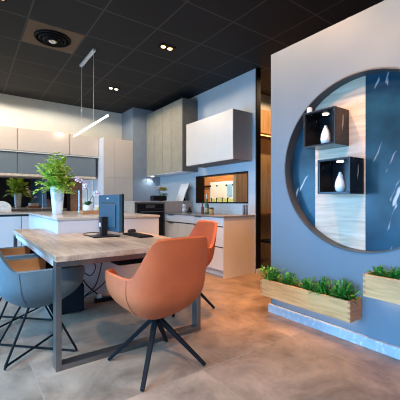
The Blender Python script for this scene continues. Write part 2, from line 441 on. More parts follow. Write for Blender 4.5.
def box_shelf(y0, y1, z0, z1, label):
    x0, x1, t = 2.36, 2.569, .018
    r = thing('box_shelf', label, 'shelf', ((x0+x1)/2, (y0+y1)/2, z0), 0, 'black marble box shelves in the round niche')
    obj('shelf_frame', B().box(x0, x1, y0, y1, z0, z0+t).box(x0, x1, y0, y1, z1-t, z1).box(x0, x1, y0, y0+t, z0+t, z1-t).box(x0, x1, y1-t, y1, z0+t, z1-t), 'marble_black', r, world=True, bevel=.0015)
    obj('back_panel', B().box(x1-.012, x1-.001, y0+t, y1-t, z0+t, z1-t), 'marble_black', r, world=True)
    obj('edge_strip', B().box(x0-.003, x0, y0, y1, z0, z0+.008).box(x0-.003, x0, y0, y1, z1-.008, z1).box(x0-.003, x0, y0, y0+.008, z0+.008, z1-.008).box(x0-.003, x0, y1-.008, y1, z0+.008, z1-.008), 'shelf_edge', r, world=True)
    sp = obj('puck_light', B().lathe([(.024, z1-t-.008), (.028, z1-t-.004), (.028, z1-t)], x0+.10, (y0+y1)/2, 20), 'led_spot', r, world=True, smooth=True)
    l = bpy.data.lights.new('puck_lamp', 'SPOT'); l.energy = 2.2; l.color = (1, .78, .52); l.spot_size = 2.2; l.spot_blend = .8; l.shadow_soft_size = .03
    lo = bpy.data.objects.new('puck_lamp', l); C.objects.link(lo); lo.location = (x0+.10, (y0+y1)/2, z1-t-.02)
    return r
box_shelf(1.4285, 1.72, 1.567, 1.867, 'upper black marble box shelf with a white cylinder standing on top')
box_shelf(1.304, 1.583, 1.166, 1.451, 'lower black marble box shelf, overlapping the pale oak strip')
def small_vase(y, z, label):
    r = thing('bud_vase', label, 'vase', (2.43, y, z), 0, 'white vases in the box shelves')
    obj('body', B().lathe([(.022, 0), (.036, .012), (.042, .045), (.036, .085), (.024, .118), (.016, .138)], 0, 0, 24), 'white_pot', r, smooth=True)
    obj('neck', B().lathe([(.016, .138), (.012, .15), (.011, .158), (.007, .158), (.007, .15)], 0, 0, 20), 'white_pot', r, smooth=True)
small_vase(1.555, 1.5851, 'small white teardrop vase inside the upper black box shelf')
small_vase(1.425, 1.1841, 'small white teardrop vase inside the lower black box shelf')
cb = thing('candle_cup', 'white cylinder candle standing on top of the upper box shelf', 'candle', (2.40, 1.69, 1.867))
obj('cup', B().lathe([(.021, 0), (.022, .003), (.022, .048), (.019, .050), (.019, .044)], 0, 0, 24), 'white_pot', cb, smooth=True)
obj('wax', B().lathe([(.0185, .04), (.0185, .045)], 0, 0, 20), 'white', cb)

# ------------------------------------------------------------------ wall planters and ferns
def planter(y0, y1, z0, z1, label):
    x0, x1, t = 2.296, 2.469, .018
    r = thing('wall_planter', label, 'planter', ((x0+x1)/2, (y0+y1)/2, z0), 0, 'oak wall planters under the round niche')
    h = z1-z0; nf = 8
    fr = B().box(x0, x0+t, y0+t, y1-t, z0, z1)
    ends = {y0: B().box(x0+t, x1, y0, y0+t, z0, z1), y1: B().box(x0+t, x1, y1-t, y1, z0, z1)}
    for k in range(nf):                      # finger joints at both front corners
        for ye, ya, yb in ((y0, y0, y0+t), (y1, y1-t, y1)):
            tgt = fr if k % 2 == 0 else ends[ye]
            tgt.box(x0, x0+t, ya, yb, z0+h*k/nf, z0+h*(k+1)/nf)
    obj('front_panel', fr, 'oak', r, world=True)
    for ye in (y0, y1): obj('end_panel', ends[ye], 'oak_lit_end_tray', r, world=True)
    obj('bottom_panel', B().box(x0+t, x1, y0+t, y1-t, z0, z0+t), 'oak', r, world=True)
    obj('back_panel', B().box(x1-t, x1, y0+t, y1-t, z0+t, z1), 'oak', r, world=True)
    obj('soil', B().box(x0+t, x1-t, y0+t, y1-t, z0+t, z1-.03), 'soil', r, world=True)
    obj('light_strip', B().box(x1-.045, x1-.02, y0+.04, y1-.04, z0-.008, z0-.0002), 'led_strip', r, world=True, label='glowing warm light strip')
    l = bpy.data.lights.new('planter_lamp', 'AREA'); l.shape = 'RECTANGLE'; l.size = .03; l.size_y = y1-y0-.1; l.energy = .5; l.color = (1, .58, .34)
    lo = bpy.data.objects.new('planter_lamp', l); C.objects.link(lo); lo.location = (x1-.033, (y0+y1)/2, z0-.012)
    return r
planter(1.271, 2.17, .203, .361, 'lower oak wall planter, its whole length in view')
planter(.32, 1.174, .428, .588, 'higher oak wall planter cut off by the right edge of the photo')
def fern(x, y, z, h, spread, n, label, grp):
    r = thing('potted_fern', label, 'plant', (x, y, z), 0, grp)
    b = B()
    for i in range(n):
        a = random.uniform(0, 2*PI); t = random.random()
        el = math.radians(random.uniform(28, 85))
        d = Vector((math.cos(a)*math.cos(el)*.75, math.sin(a)*math.cos(el), math.sin(el)))
        bx, by = random.uniform(-.02, .02), random.uniform(-.03, .03)
        ln = random.uniform(.65, 1.1)*h*(1.1 if el > 1 else 1.25)
        ln = min(ln, h*1.25)
        # keep the blades in front of the wall
        if x + d.x*ln > 2.455: d.x = (2.455-x)/ln
        b.leaf((bx, by, 0), d, ln, random.uniform(.016, .028), random.uniform(.25, .8), segs=4)
        for j in range(3):
            p = Vector((bx, by, 0)) + d*ln*(.3+.2*j)
            s_ = Vector((-d.y, d.x, random.uniform(.1, .5)))*random.choice((-1, 1)); s_.z = abs(s_.z)
            if x + p.x + s_.x*.05 > 2.45: s_.x = -abs(s_.x)
            b.leaf(p, s_+d*.7, ln*.45, .016, .4, segs=2)
    obj('blades', b, 'fern', r)
G1, G2 = 'green plants in the lower planter', 'green plants in the higher planter'
fern(2.375, 2.09, .330, .155, .1, 46, 'bushy green fern at the far left end of the lower planter', G1)
fern(2.375, 1.90, .330, .120, .1, 40, 'low dark fern second from the far left end of the lower planter', G1)
fern(2.375, 1.69, .330, .115, .1, 36, 'low fern at the middle of the lower planter', G1)
fern(2.375, 1.53, .330, .150, .1, 46, 'large bright fern second from the near right end of the lower planter', G1)
fern(2.375, 1.375, .330, .165, .1, 50, 'tallest spiky fern at the near right end of the lower planter', G1)
fern(2.385, 1.10, .557, .085, .1, 40, 'low dark plant at the left end of the higher planter', G2)
fern(2.385, 1.0, .557, .10, .1, 40, 'dark plant at the right edge of the photo in the higher planter', G2)

# ------------------------------------------------------------------ kitchen along the middle partition
x0, x1 = 2.96, 3.575
du = thing('drawer_unit', 'white drawer base cabinets with beige end panel along the blue kitchen wall', 'kitchen cabinet', ((x0+x1)/2, 4.35, 0))
obj('carcass', B().box(x0+.022, x1, 3.52, 5.18, .10, .87), 'gap', du, world=True)
obj('end_panel', B().box(x0, x1, 3.5, 3.519, .0, .872), 'beige_matt', du, world=True, label='beige end panel')
obj('plinth', B().box(x0+.06, x0+.075, 3.52, 5.18, 0, .10), 'white_door', du, world=True)
for ya, yb in ((3.522, 4.735), (4.741, 5.18)):
    for za, zb in ((.105, .425), (.445, .725), (.745, .868)):
        d = obj('drawer', B().box(x0, x0+.02, ya, yb, za, zb), 'white_door', du, world=True, bevel=.002)
        hc = (ya+yb)/2
        obj('handle', B().box(x0-.012, x0+.012, hc-.09, hc+.09, zb+.0005, zb+.005).box(x0-.014, x0-.010, hc-.09, hc+.09, zb-.012, zb+.005), 'steel', d, world=False)
        d.children[0].data.transform(Matrix.Translation(-Vector(du.location)))
single('worktop', B().box(x0-.015, 3.579, 3.49, 5.188, .873, .895), 'counter', 'dark stone worktop over the white drawer cabinets', 'worktop', (3.26, 4.3, .873), bevel=.002)

ov = thing('oven_cabinet', 'raised grey cabinet housing a black oven beside the white drawers', 'kitchen cabinet', (2.97, 5.5, 0))
obj('carcass', B().box(2.36, 3.578, 5.21, 5.85, .0, 1.085), 'counter_light', ov, world=True)
obj('front_frame', B().box(2.36, 2.40, 5.19, 5.21, .0, 1.085).box(2.925, 2.96, 5.19, 5.21, 0, 1.085).box(2.40, 2.925, 5.19, 5.21, 1.06, 1.085).box(2.40, 2.925, 5.19, 5.21, 0, .48), 'steel', ov, world=True)
obj('side_panel', B().box(2.96, 3.578, 5.19, 5.21, .0, 1.085), 'counter_light', ov, world=True)
obj('top_panel', B().box(2.355, 3.579, 5.185, 5.85, 1.086, 1.105), 'counter_light', ov, world=True)
on = thing('oven', 'black built-in oven with silver handle in the raised cabinet', 'oven', (2.66, 5.19, .485))
obj('oven_door', B().box(2.405, 2.92, 5.165, 5.209, .485, .965), 'dark', on, world=True, bevel=.003)
obj('control_panel', B().box(2.405, 2.92, 5.168, 5.209, .968, 1.055), 'dark', on, world=True)
obj('display', B().box(2.56, 2.74, 5.163, 5.1675, .985, 1.04), 'steel', on, world=True)
for xk in (2.46, 2.50, 2.80, 2.86): obj('knob', B().tube([(xk, 5.1675, 1.012), (xk, 5.145, 1.012)], .017, 14), 'dark', on, world=True)
obj('handle', B().box(2.44, 2.885, 5.13, 5.142, .91, .93).box(2.46, 2.475, 5.142, 5.165, .912, .928).box(2.85, 2.865, 5.142, 5.165, .912, .928), 'steel', on, world=True)

sg = thing('wall_cabinet', 'tall sage brown wall cabinet with four doors hung beside the dark column', 'wall cabinet', (3.4, 5.75, 1.67))
obj('carcass', B().box(3.252, 3.578, 5.03, 6.495, 1.672, 3.03), 'gap', sg, world=True)
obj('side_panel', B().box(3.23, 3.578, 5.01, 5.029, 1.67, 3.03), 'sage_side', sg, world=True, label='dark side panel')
obj('bottom_panel', B().box(3.235, 3.578, 5.03, 6.495, 1.660, 1.671), 'white_door', sg, world=True)
for k in range(4):
    a = 5.03+k*.366
    obj('door', B().box(3.23, 3.25, a+.004, a+.361, 1.672, 3.03), 'sage', sg, world=True, bevel=.0015)
bg = thing('wall_cabinet', 'long off-white flap wall cabinet above the pass-through window', 'wall cabinet', (3.38, 4.17, 1.735))
obj('carcass', B().box(3.196, 3.578, 3.551, 4.80, 1.737, 2.478), 'beige_matt', bg, world=True)
obj('flap_door', B().box(3.175, 3.194, 3.551, 4.80, 1.735, 2.48), 'offwhite', bg, world=True, bevel=.002)
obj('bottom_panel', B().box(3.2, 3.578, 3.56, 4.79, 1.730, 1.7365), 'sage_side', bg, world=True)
lsp = thing('cabinet_spotlight', 'small cool spotlight under the sage cabinet lighting the dark column', 'light', (3.32, 6.38, 1.645))
obj('lamp_body', B().lathe([(.03, 0), (.035, .004), (.035, .0145)], 0, 0, 18), 'led_spot', lsp)

# worktop clutter
def bottle(name, label, cat, x, y, z, prof, m1, cap=None, grp=None):
    r = thing(name, label, cat, (x, y, z), 0, grp)
    obj('body', B().lathe(prof, 0, 0, 20), m1, r, smooth=True)
    if cap: obj('cap', B().lathe(cap[0], 0, 0, 16), cap[1], r, smooth=True)
    return r
WZ = .8955
b1 = bottle('glass_bottle', 'tall bottle with long pale neck and amber label on the dark worktop', 'bottle', 3.2, 4.22, WZ, [(.032, 0), (.036, .006), (.036, .13), (.030, .16), (.014, .20), (.012, .27)], 'green_glass', ([(.014, .25), (.014, .33), (.009, .335)], 'alu'))
obj('paper_label', B().lathe([(.0365, .03), (.0368, .031), (.0368, .10), (.0365, .101)], 0, 0, 20), 'amber', b1, smooth=True)
bottle('sauce_bottle', 'short red-brown bottle left of the long-necked bottle', 'bottle', 3.22, 4.37, WZ, [(.024, 0), (.027, .005), (.027, .10), (.012, .135), (.011, .155)], 'red', ([(.013, .15), (.013, .172)], 'dark'))
bottle('amber_jar', 'squat amber jar right of the long-necked bottle', 'jar', 3.21, 4.11, WZ, [(.036, 0), (.040, .006), (.040, .075), (.034, .09)], 'amber', ([(.037, .09), (.037, .108)], 'dark'))
for yv, t in ((3.585, 'left of the two slim steel mills at the worktop end'), (3.527, 'right of the two slim steel mills at the worktop end')):
    bottle('pepper_mill', t, 'mill', 3.43, yv, WZ, [(.018, 0), (.019, .003), (.019, .10), (.017, .102), (.017, .108), (.019, .11), (.019, .15), (.016, .154)], 'steel', ([(.006, .154), (.006, .162)], 'dark'), 'slim steel mills')
bottle('white_figurine', 'white two-ball ornament on the worktop beside the raised oven cabinet', 'ornament', 3.3, 5.06, WZ, [(.018, 0), (.034, .02), (.040, .05), (.030, .08), (.020, .092), (.034, .112), (.036, .135), (.022, .16)], 'white_pot', ([(.012, .158), (.013, .172), (.006, .178)], 'dark'))
bottle('black_cone', 'small black cone ornament beside the white two-ball ornament', 'ornament', 3.43, 5.07, WZ, [(.045, 0), (.045, .01), (.022, .06), (.008, .09)], 'dark', ([(.012, .09), (.012, .10)], 'dark'))
OZ = 1.1055
ts = thing('tablet_stand', 'white tablet leaning on a stand on the raised cabinet', 'tablet', (3.44, 5.30, OZ))
b = B(); b.prism([(-.105, .0085), (-.095, .0085), (.045, .345), (.035, .347)], 'y', -.14, .14); obj('screen', b, 'white', ts)
obj('stand', B().prism([(-.12, 0), (.08, 0), (.08, .008), (-.12, .008)], 'y', -.07, .07), 'alu', ts)
obj('prop', B().bar((.065, 0, .008), (.008, 0, .235), .02, .01, .02, .01), 'alu', ts)
ck = thing('black_kettle', 'small black flask behind the white tablet', 'flask', (3.53, 5.42, OZ))
obj('body', B().lathe([(.032, 0), (.038, .01), (.038, .16), (.026, .20), (.022, .24)], 0, 0, 20), 'dark', ck, smooth=True)
obj('lid', B().lathe([(.024, .24), (.024, .268), (.01, .274)], 0, 0, 16), 'dark', ck, smooth=True)
tm = thing('toaster', 'low black toaster on the raised oven cabinet', 'toaster', (2.90, 5.33, OZ))
obj('body', B().box(-.14, .14, -.08, .08, .008, .105), 'dark', tm, bevel=.018)
obj('slot', B().box(-.11, .11, -.035, -.012, .1052, .107).box(-.11, .11, .012, .035, .1052, .107), 'gap', tm)
obj('lever', B().box(.1402, .160, -.012, .012, .06, .075), 'steel', tm)
fl = thing('flower_vase', 'black pot with white and yellow flowers on the raised cabinet', 'flowers', (3.05, 5.50, OZ))
obj('pot', B().lathe([(.035, 0), (.045, .01), (.05, .10), (.046, .10), (.044, .06)], 0, 0, 20), 'dark', fl, smooth=True)
b = B()
for k in range(110):
    a = random.uniform(0, 2*PI); e = random.uniform(-.1, 1.2); r_ = random.uniform(.03, .08)
    r_ *= 1.25; p = Vector((math.cos(a)*math.cos(e)*r_, math.sin(a)*math.cos(e)*r_, .20+math.sin(e)*r_))
    b.leaf(p, (math.cos(a), math.sin(a), .5), .075, .058, .2, segs=2)
obj('white_petals', b, 'white', fl)
b = B()
for k in range(44):
    a = random.uniform(0, 2*PI); e = random.uniform(-.2, .9)
    p = Vector((-.02+math.cos(a)*math.cos(e)*.05, -.10+math.sin(a)*math.cos(e)*.03, .21+math.sin(e)*.05))
    b.leaf(p, (math.cos(a), math.sin(a)-.6, .4), .055, .05, .2, segs=2)
obj('yellow_petals', b, 'yellow', fl)
b = B()
for k in range(6): b.tube([(0, 0, .06), (random.uniform(-.03, .03), random.uniform(-.03, .03), .19)], .003, 5)
for k in range(18):
    a = random.uniform(-1.2, 1.2)
    b.leaf((.02, 0, .13), (math.cos(a), math.sin(a), random.uniform(-.1, .5)), .15, .035, .3, segs=3)
obj('green_leaves', b, 'orchid_leaf', fl)

# ------------------------------------------------------------------ back wall kitchen
bc = thing('base_cabinet', 'white base cabinets under the mirrored back wall', 'kitchen cabinet', (.6, 6.8, 0))
obj('carcass', B().box(-1.6, 2.24, 6.545, 7.125, .10, .868), 'gap', bc, world=True)
obj('plinth', B().box(-1.6, 2.24, 6.58, 6.60, 0, .099), 'white_door', bc, world=True)
for a, b_ in ((-1.6, -.42), (-.415, .175), (.18, .775), (.78, 1.5), (1.505, 2.24)):
    d = obj('door', B().box(a, b_-.004, 6.525, 6.544, .105, .835), 'white_door', bc, world=True, bevel=.0015)
single('worktop', B().box(-1.6, 2.245, 6.505, 7.108, .872, .9), 'counter_light', 'beige stone worktop below the mirror on the back wall', 'worktop', (.3, 6.8, .872), bevel=.002)
single('mirror_splashback', B().box(-1.6, 1.69, 7.11, 7.125, .902, 1.57), 'mirror', 'smoked mirror splashback between worktop and grey wall cabinets', 'mirror', (0, 7.12, .902))
single('splashback_panel', B().box(1.76, 2.0, 7.105, 7.125, .902, 1.57), 'wood_brown', 'brown wooden splashback panel behind the orchid', 'panel', (1.88, 7.115, .902))
single('splashback_panel', B().box(1.692, 1.757, 7.10, 7.125, .902, 1.57), 'dark', 'narrow black splashback strip between mirror and brown wood', 'panel', (1.72, 7.115, .902))
tb = B()
for k in range(4): tb.box(2.003+k*.06, 2.06+k*.06, 7.108, 7.125, .902, 1.57)
single('splashback_panel', tb, 'white', 'white ribbed splashback panel next to the tall beige cupboard', 'panel', (2.12, 7.115, .902))
uw = thing('wall_cabinet', 'row of glossy beige wall cabinets along the back wall', 'wall cabinet', (.5, 6.9, 2.035))
obj('carcass', B().box(-1.6, 2.245, 6.772, 7.125, 2.037, 2.455), 'beige_matt', uw, world=True)
for a, b_ in ((-1.6, -.42), (-.415, .735), (.74, 1.655), (1.66, 2.245)):
    obj('door', B().box(a+.003, b_-.004, 6.75, 6.77, 2.045, 2.46), 'beige', uw, world=True, bevel=.002)
obj('bottom_rail', B().box(-1.6, 2.245, 6.755, 6.771, 2.018, 2.036), 'alu', uw, world=True)
lw_ = thing('wall_cabinet', 'row of slate grey wall cabinets under the beige cabinets', 'wall cabinet', (.5, 6.9, 1.60))
obj('carcass', B().box(-1.6, 2.19, 6.802, 7.125, 1.622, 2.017), 'grey_door', lw_, world=True)
for a, b_ in ((-1.6, -.42), (-.415, .735), (.74, 2.19)):
    obj('door', B().box(a+.003, b_-.003, 6.78, 6.80, 1.625, 2.005), 'grey_door', lw_, world=True, bevel=.002)
obj('light_pelmet', B().box(-1.6, 2.19, 6.78, 7.125, 1.575, 1.621), 'oak_pale', lw_, world=True, label='pale wooden pelmet')
tl = thing('tall_cupboard', 'tall glossy beige cupboard between back wall units and dark column', 'cupboard', (2.58, 6.8, 0))
obj('carcass', B().box(2.268, 2.908, 6.522, 7.125, .1, 2.42), 'beige_matt', tl, world=True)
obj('side_panel', B().box(2.25, 2.267, 6.50, 7.125, 0, 2.425), 'white_door', tl, world=True)
obj('plinth', B().box(2.268, 2.908, 6.55, 6.56, 0, .099), 'beige_matt', tl, world=True)
for za, zb in ((.102, 1.600), (1.605, 2.42)): 
    obj('door', B().box(2.269, 2.499, 6.50, 6.52, za, zb), 'beige', tl, world=True, bevel=.0015)
    obj('door', B().box(2.502, 2.906, 6.50, 6.52, za, zb), 'beige', tl, world=True, bevel=.0015)
bb = thing('bread_bin', 'pale round-topped bread bin with grey line drawing on the back worktop', 'bread bin', (.47, 6.78, .9005))
pts = [(-.16, .02)] + [(-.17*math.cos(PI*i/18), .075+.135*math.sin(PI*i/18)) for i in range(19)] + [(.16, .02)]
obj('body', B().prism(pts, 'y', -.09, .09), 'pale_basket', bb, bevel=.006)
obj('base_board', B().box(-.175, .175, -.10, .10, 0, .02), 'oak_pale', bb, bevel=.003)
dr = B()
for p, q in (((-.10, .05), (-.10, .11)), ((-.10, .11), (-.06, .15)), ((-.06, .15), (-.02, .11)), ((-.02, .11), (-.02, .05)), ((-.02, .09), (.04, .13)), ((.04, .13), (.10, .09)), ((.10, .09), (.10, .05)), ((.04, .13), (.04, .05)), ((-.12, .05), (.12, .05)), ((-.06, .05), (-.06, .09))):
    dr.bar((p[0], -.0912, p[1]), (q[0], -.0912, q[1]+1e-4), .004, .002, .004, .002)
obj('line_drawing', dr, 'ink', bb)

# ------------------------------------------------------------------ island
ix0, ix1, iy0, iy1 = .785, 2.06, 3.744, 5.83
il = thing('kitchen_island', 'lilac white kitchen island with stone top at the end of the wooden table', 'kitchen island', (1.42, 4.8, 0))
obj('front_panel', B().box(ix0+.012, ix1-.012, iy0+.012, iy0+.030, 0, .893), 'island', il, world=True)
obj('carcass', B().box(ix0+.032, ix1-.032, iy0+.031, iy1-.032, 0, .893), 'island', il, world=True)
for a, b_ in ((iy0+.031, iy0+.70), (iy0+.704, iy0+1.40), (iy0+1.404, iy1-.012)):
    obj('side_door', B().box(ix0+.012, ix0+.030, a, b_, .08, .885), 'island', il, world=True, bevel=.0015)
    obj('side_door', B().box(ix1-.030, ix1-.012, a, b_, .08, .885), 'island', il, world=True, bevel=.0015)
obj('worktop', B().box(ix0, ix1, iy0, iy1, .895, .925), 'counter_light', il, world=True, bevel=.002, label='beige stone worktop')

IZ = .9255
# plant in the tapered vase
pv = thing('potted_plant', 'leafy bright green plant in a tapered white marbled vase on the island', 'plant', (1.03, 4.88, IZ))
obj('vase', B().lathe([(.056, 0), (.060, .006), (.088, .385), (.085, .39), (.077, .388), (.075, .36)], 0, 0, 32, sq=.5), 'white_stone', pv, smooth=True)
obj('soil', B().lathe([(.06, .33), (.073, .365), (.02, .372)], 0, 0, 20, sq=.5), 'soil', pv)
b = B(); st = B()
for k in range(66):
    a = random.uniform(0, 2*PI); el = math.radians(random.choice((random.uniform(50, 88), random.uniform(48, 85), random.uniform(25, 60))))
    L = random.uniform(.28, .56) if el > .8 else random.uniform(.20, .32)
    p0 = Vector((random.uniform(-.04, .04), random.uniform(-.04, .04), .365))
    d = Vector((math.cos(a)*math.cos(el), math.sin(a)*math.cos(el), math.sin(el)))
    dro = random.uniform(.1, .5)
    if k < 7: d = Vector((math.cos(a), math.sin(a), .45)).normalized(); L = .27; dro = 1.1
    path = [p0 + d*L*t - Vector((0, 0, 1))*dro*L*t*t*.6 for t in (0, .25, .5, .75, 1)]
    st.tube(path, [.004, .0035, .003, .0025, .0015], 5)
    for j in range(9):
        t = .25+.75*j/8
        p = p0 + d*L*t - Vector((0, 0, 1))*dro*L*t*t*.6
        for sgn in (-1, 1):
            sd = Vector((-d.y, d.x, 0)); sd = sd.normalized() if sd.length > .01 else Vector((1, 0, 0))
            dv = sd*sgn + d*random.uniform(.3, .9) + Vector((random.uniform(-.4, .4), random.uniform(-.4, .4), random.uniform(-.1, .5)))
            b.leaf(p, dv, random.uniform(.065, .125), random.uniform(.034, .056), random.uniform(.2, .6), segs=3)
obj('foliage', b, 'leaf', pv); obj('stems', st, 'stem', pv)

# orchid, print box, tray
tr = thing('wooden_tray', 'small brown wooden tray on the island behind the monitor', 'tray', (1.44, 4.60, IZ))
obj('tray_base', B().box(-.16, .16, -.09, .09, 0, .010), 'oak_lit_end_tray', tr)
obj('tray_side', B().box(-.16, .16, -.09, -.078, .0101, .052).box(-.16, .16, .078, .09, .0101, .052).box(-.16, -.148, -.078, .078, .0101, .052).box(.148, .16, -.078, .078, .0101, .052), 'oak_lit_end_tray', tr)
orc = thing('potted_orchid', 'pink and white orchid in a white pot on the wooden tray', 'orchid', (1.375, 4.60, IZ+.0105))
obj('pot', B().lathe([(.052, 0), (.058, .006), (.066, .115), (.060, .115), (.058, .09)], 0, 0, 28), 'white_pot', orc, smooth=True)
obj('soil', B().lathe([(.05, .08), (.058, .098), (.01, .102)], 0, 0, 18), 'soil', orc)
b = B()
for k in range(9):
    a = 2*PI*k/9 + random.uniform(-.2, .2)
    b.leaf((0, 0, .10), (math.cos(a)*.8, math.sin(a)*.8, random.uniform(.8, 1.4)), random.uniform(.13, .19), .05, .45, segs=4)
obj('leaves', b, 'orchid_leaf', orc)
st = B()
sp1 = [(0, 0, .10), (-.005, 0, .22), (-.01, .005, .34), (-.045, .04, .43), (-.11, .09, .48)]
sp2 = [(.01, 0, .10), (.03, -.01, .20), (.075, -.03, .27), (.13, -.06, .28)]
st.tube(sp1, .0055, 6); st.tube(sp2, .0055, 6)
obj('flower_stem', st, 'stem', orc)
b = B()
def bloom(p, s_):
    for k in range(5):
        a = 2*PI*k/5 + random.random()
        b.leaf(p, (math.cos(a)*.8-.2, math.sin(a)*.3-.4, math.sin(a)*.9), s_, s_*.85, .1, segs=3)
for p in ((-.02, .01, .385), (-.04, .03, .42), (-.07, .06, .45), (-.10, .08, .475), (-.12, .10, .49), (-.045, .02, .36)): bloom(p, random.uniform(.038, .055))
for p in ((.08, -.03, .275), (.11, -.05, .285), (.135, -.06, .28)): bloom(p, .042)
obj('blossoms', b, 'petal', orc)
yb = thing('printed_carton', 'white and yellow carton standing on the wooden tray', 'carton', (1.505, 4.575, IZ+.0105))
obj('box', B().box(-.055, .055, -.035, .035, 0, .115), 'white', yb, bevel=.002)
obj('printed_patch', B().lathe([(.032, 0), (.034, .001), (.034, .0015)], 0, 0, 24), 'yellow', yb)
pp = yb.children[1]; pp.data.transform(Matrix.Translation((.01, -.0352, .06)) @ Matrix.Rotation(PI/2, 4, 'X'))
tp = thing('kitchen_tap', 'slim upright chrome tap on the far side of the island', 'tap', (1.5, 5.5, IZ))
obj('base_ring', B().lathe([(.026, 0), (.026, .008), (.018, .012)], 0, 0, 20), 'chrome', tp, smooth=True)
obj('post', B().tube([(0, 0, .012), (0, 0, .36)], .008, 14), 'chrome', tp, smooth=True)
obj('spout', B().tube([(0, .012, .35), (.0, .14, .35), (0, .15, .335)], .009, 10), 'chrome', tp, smooth=True)
obj('lever', B().tube([(.012, 0, .10), (.06, 0, .115)], .005, 8), 'chrome', tp, smooth=True)

# ------------------------------------------------------------------ wooden table
tx0, tx1, ty0 = .46, 1.62, 2.22
tt = thing('wooden_table', 'long oak table with steel frame legs joined to the kitchen island', 'table', (1.04, 3.3, 0))
top = [(tx0, ty0), (tx1, ty0), (tx1, iy0-.002), (ix0-.002, iy0-.002), (ix0-.002, 4.64), (tx0, 4.64)]
obj('tabletop', B().prism(top, 'z', .712, .75), 'oak_top', tt, world=True, bevel=.002)
lw2 = .036; dp = .08
def steel_leg(x0_, y0_): return B().box(x0_, x0_+lw2, y0_, y0_+dp, 0, .676)
obj('leg', steel_leg(tx0, ty0+.004), 'steel', tt, world=True, bevel=.002)
obj('leg', steel_leg(tx1-lw2, ty0+.004), 'steel', tt, world=True, bevel=.002)
obj('floor_rail', B().box(tx0+lw2, tx1-lw2, ty0+.004, ty0+.004+dp, 0.0, .036), 'steel', tt, world=True, bevel=.002)
obj('top_rail', B().box(tx0, tx1, ty0+.004, ty0+.004+dp, .677, .711), 'steel', tt, world=True, bevel=.002)
obj('leg', B().box(tx0, tx0+lw2, 4.55, 4.63, 0, .676), 'steel', tt, world=True)
obj('leg', B().box(ix0-.05, ix0-.014, 4.55, 4.63, 0, .676), 'steel', tt, world=True)
obj('floor_rail', B().box(tx0+lw2, ix0-.05, 4.55, 4.63, 0, .036), 'steel', tt, world=True)
obj('side_rail', B().box(tx0+.02, tx0+.045, ty0+.09, 4.55, .655, .711), 'alu', tt, world=True)
obj('side_rail', B().box(tx1-.045, tx1-.02, ty0+.09, iy0-.01, .655, .711), 'alu', tt, world=True)

# monitor, keyboard, mouse, cords
mo = thing('computer_monitor', 'black computer monitor seen from behind on the oak table', 'monitor', (1.185, 3.215, .7505))
obj('rear_housing', B().box(-.022, .016, -.295, .295, .055, .425), 'mon_back', mo, bevel=.008)
obj('bezel', B().box(.0165, .030, -.297, .297, .053, .427), 'dark', mo, bevel=.002)
obj('screen', B().box(.0302, .031, -.282, .282, .068, .412), 'dark', mo)
b = B().box(-.036, -.0222, -.22, .22, .095, .325); obj('rear_bulge', b, 'mon_back', mo, bevel=.015)
obj('vent_groove', B().box(-.0235, -.0222, -.19, .19, .332, .345), 'gap', mo)
lg = B()
for k, (a, w_) in enumerate(((.026, .009), (.012, .008), (-.001, .006), (-.012, .006))): lg.box(-.0235, -.0222, a-w_/2, a+w_/2, .378, .394)
obj('logo_mark', lg, 'white', mo, label='small pale maker mark')
obj('stand_neck', B().box(-.10, -.037, -.035, .035, .012, .20), 'dark', mo, bevel=.006)
obj('stand_base', B().prism([(-.20, -.11), (.06, -.13), (.06, .13), (-.20, .11)], 'z', 0, .012), 'dark', mo, bevel=.004)
pl = B()
for yy in (-.02, .03, .08, .11): pl.box(-.065, -.0365, yy, yy+.025, .10, .125)
obj('rear_plugs', pl, 'dark', mo)
obj('cable_clip', B().box(-.108, -.1005, -.02, .02, .10, .14), 'alu', mo)
kb_ = thing('keyboard', 'flat black keyboard lying in front of the monitor screen', 'keyboard', (1.42, 3.06, .7505))
obj('tray', B().box(-.075, .075, -.215, .215, 0, .014), 'dark', kb_, bevel=.003)
ks = B()
for r_ in range(5):
    for c_ in range(15): ks.box(-.066+r_*.0265, -.066+r_*.0265+.022, -.207+c_*.0276, -.207+c_*.0276+.023, .0142, .019)
obj('keys', ks, 'dark_metal', kb_)
ms = thing('computer_mouse', 'small black mouse beyond the keyboard on the oak table', 'mouse', (1.53, 3.45, .7505))
mb = B().lathe([(.028, 0), (.034, .008), (.033, .02), (.024, .032), (.008, .036)], 0, 0, 22)
bmesh.ops.scale(mb.bm, verts=mb.bm.verts, vec=(1.55, .95, 1)); obj('shell', mb, 'dark', ms, smooth=True)
obj('wheel', B().tube([(.03, -.004, .033), (.03, .004, .033)], .006, 10), 'gap', ms)
def curve_pts(pts, n=8):
    out = []
    P = [Vector(p) for p in pts]; P = [P[0]] + P + [P[-1]]
    for i in range(1, len(P)-2):
        for k in range(n):
            t = k/n; a, b_, c, d = P[i-1], P[i], P[i+1], P[i+2]
            out.append(.5*((2*b_)+(-a+c)*t+(2*a-5*b_+4*c-d)*t*t+(-a+3*b_-3*c+d)*t**3))
    out.append(P[-2]); return out
single('monitor_cord', B().tube(curve_pts([(1.18, 3.32, .83), (1.12, 3.36, .77), (1.05, 3.32, .755), (.98, 3.42, .755), (1.05, 3.60, .755), (1.14, 3.62, .755), (1.20, 3.50, .756)]), .0045, 6), 'dark', 'black cord looping on the table behind the monitor', 'cord', (1.1, 3.4, .752))

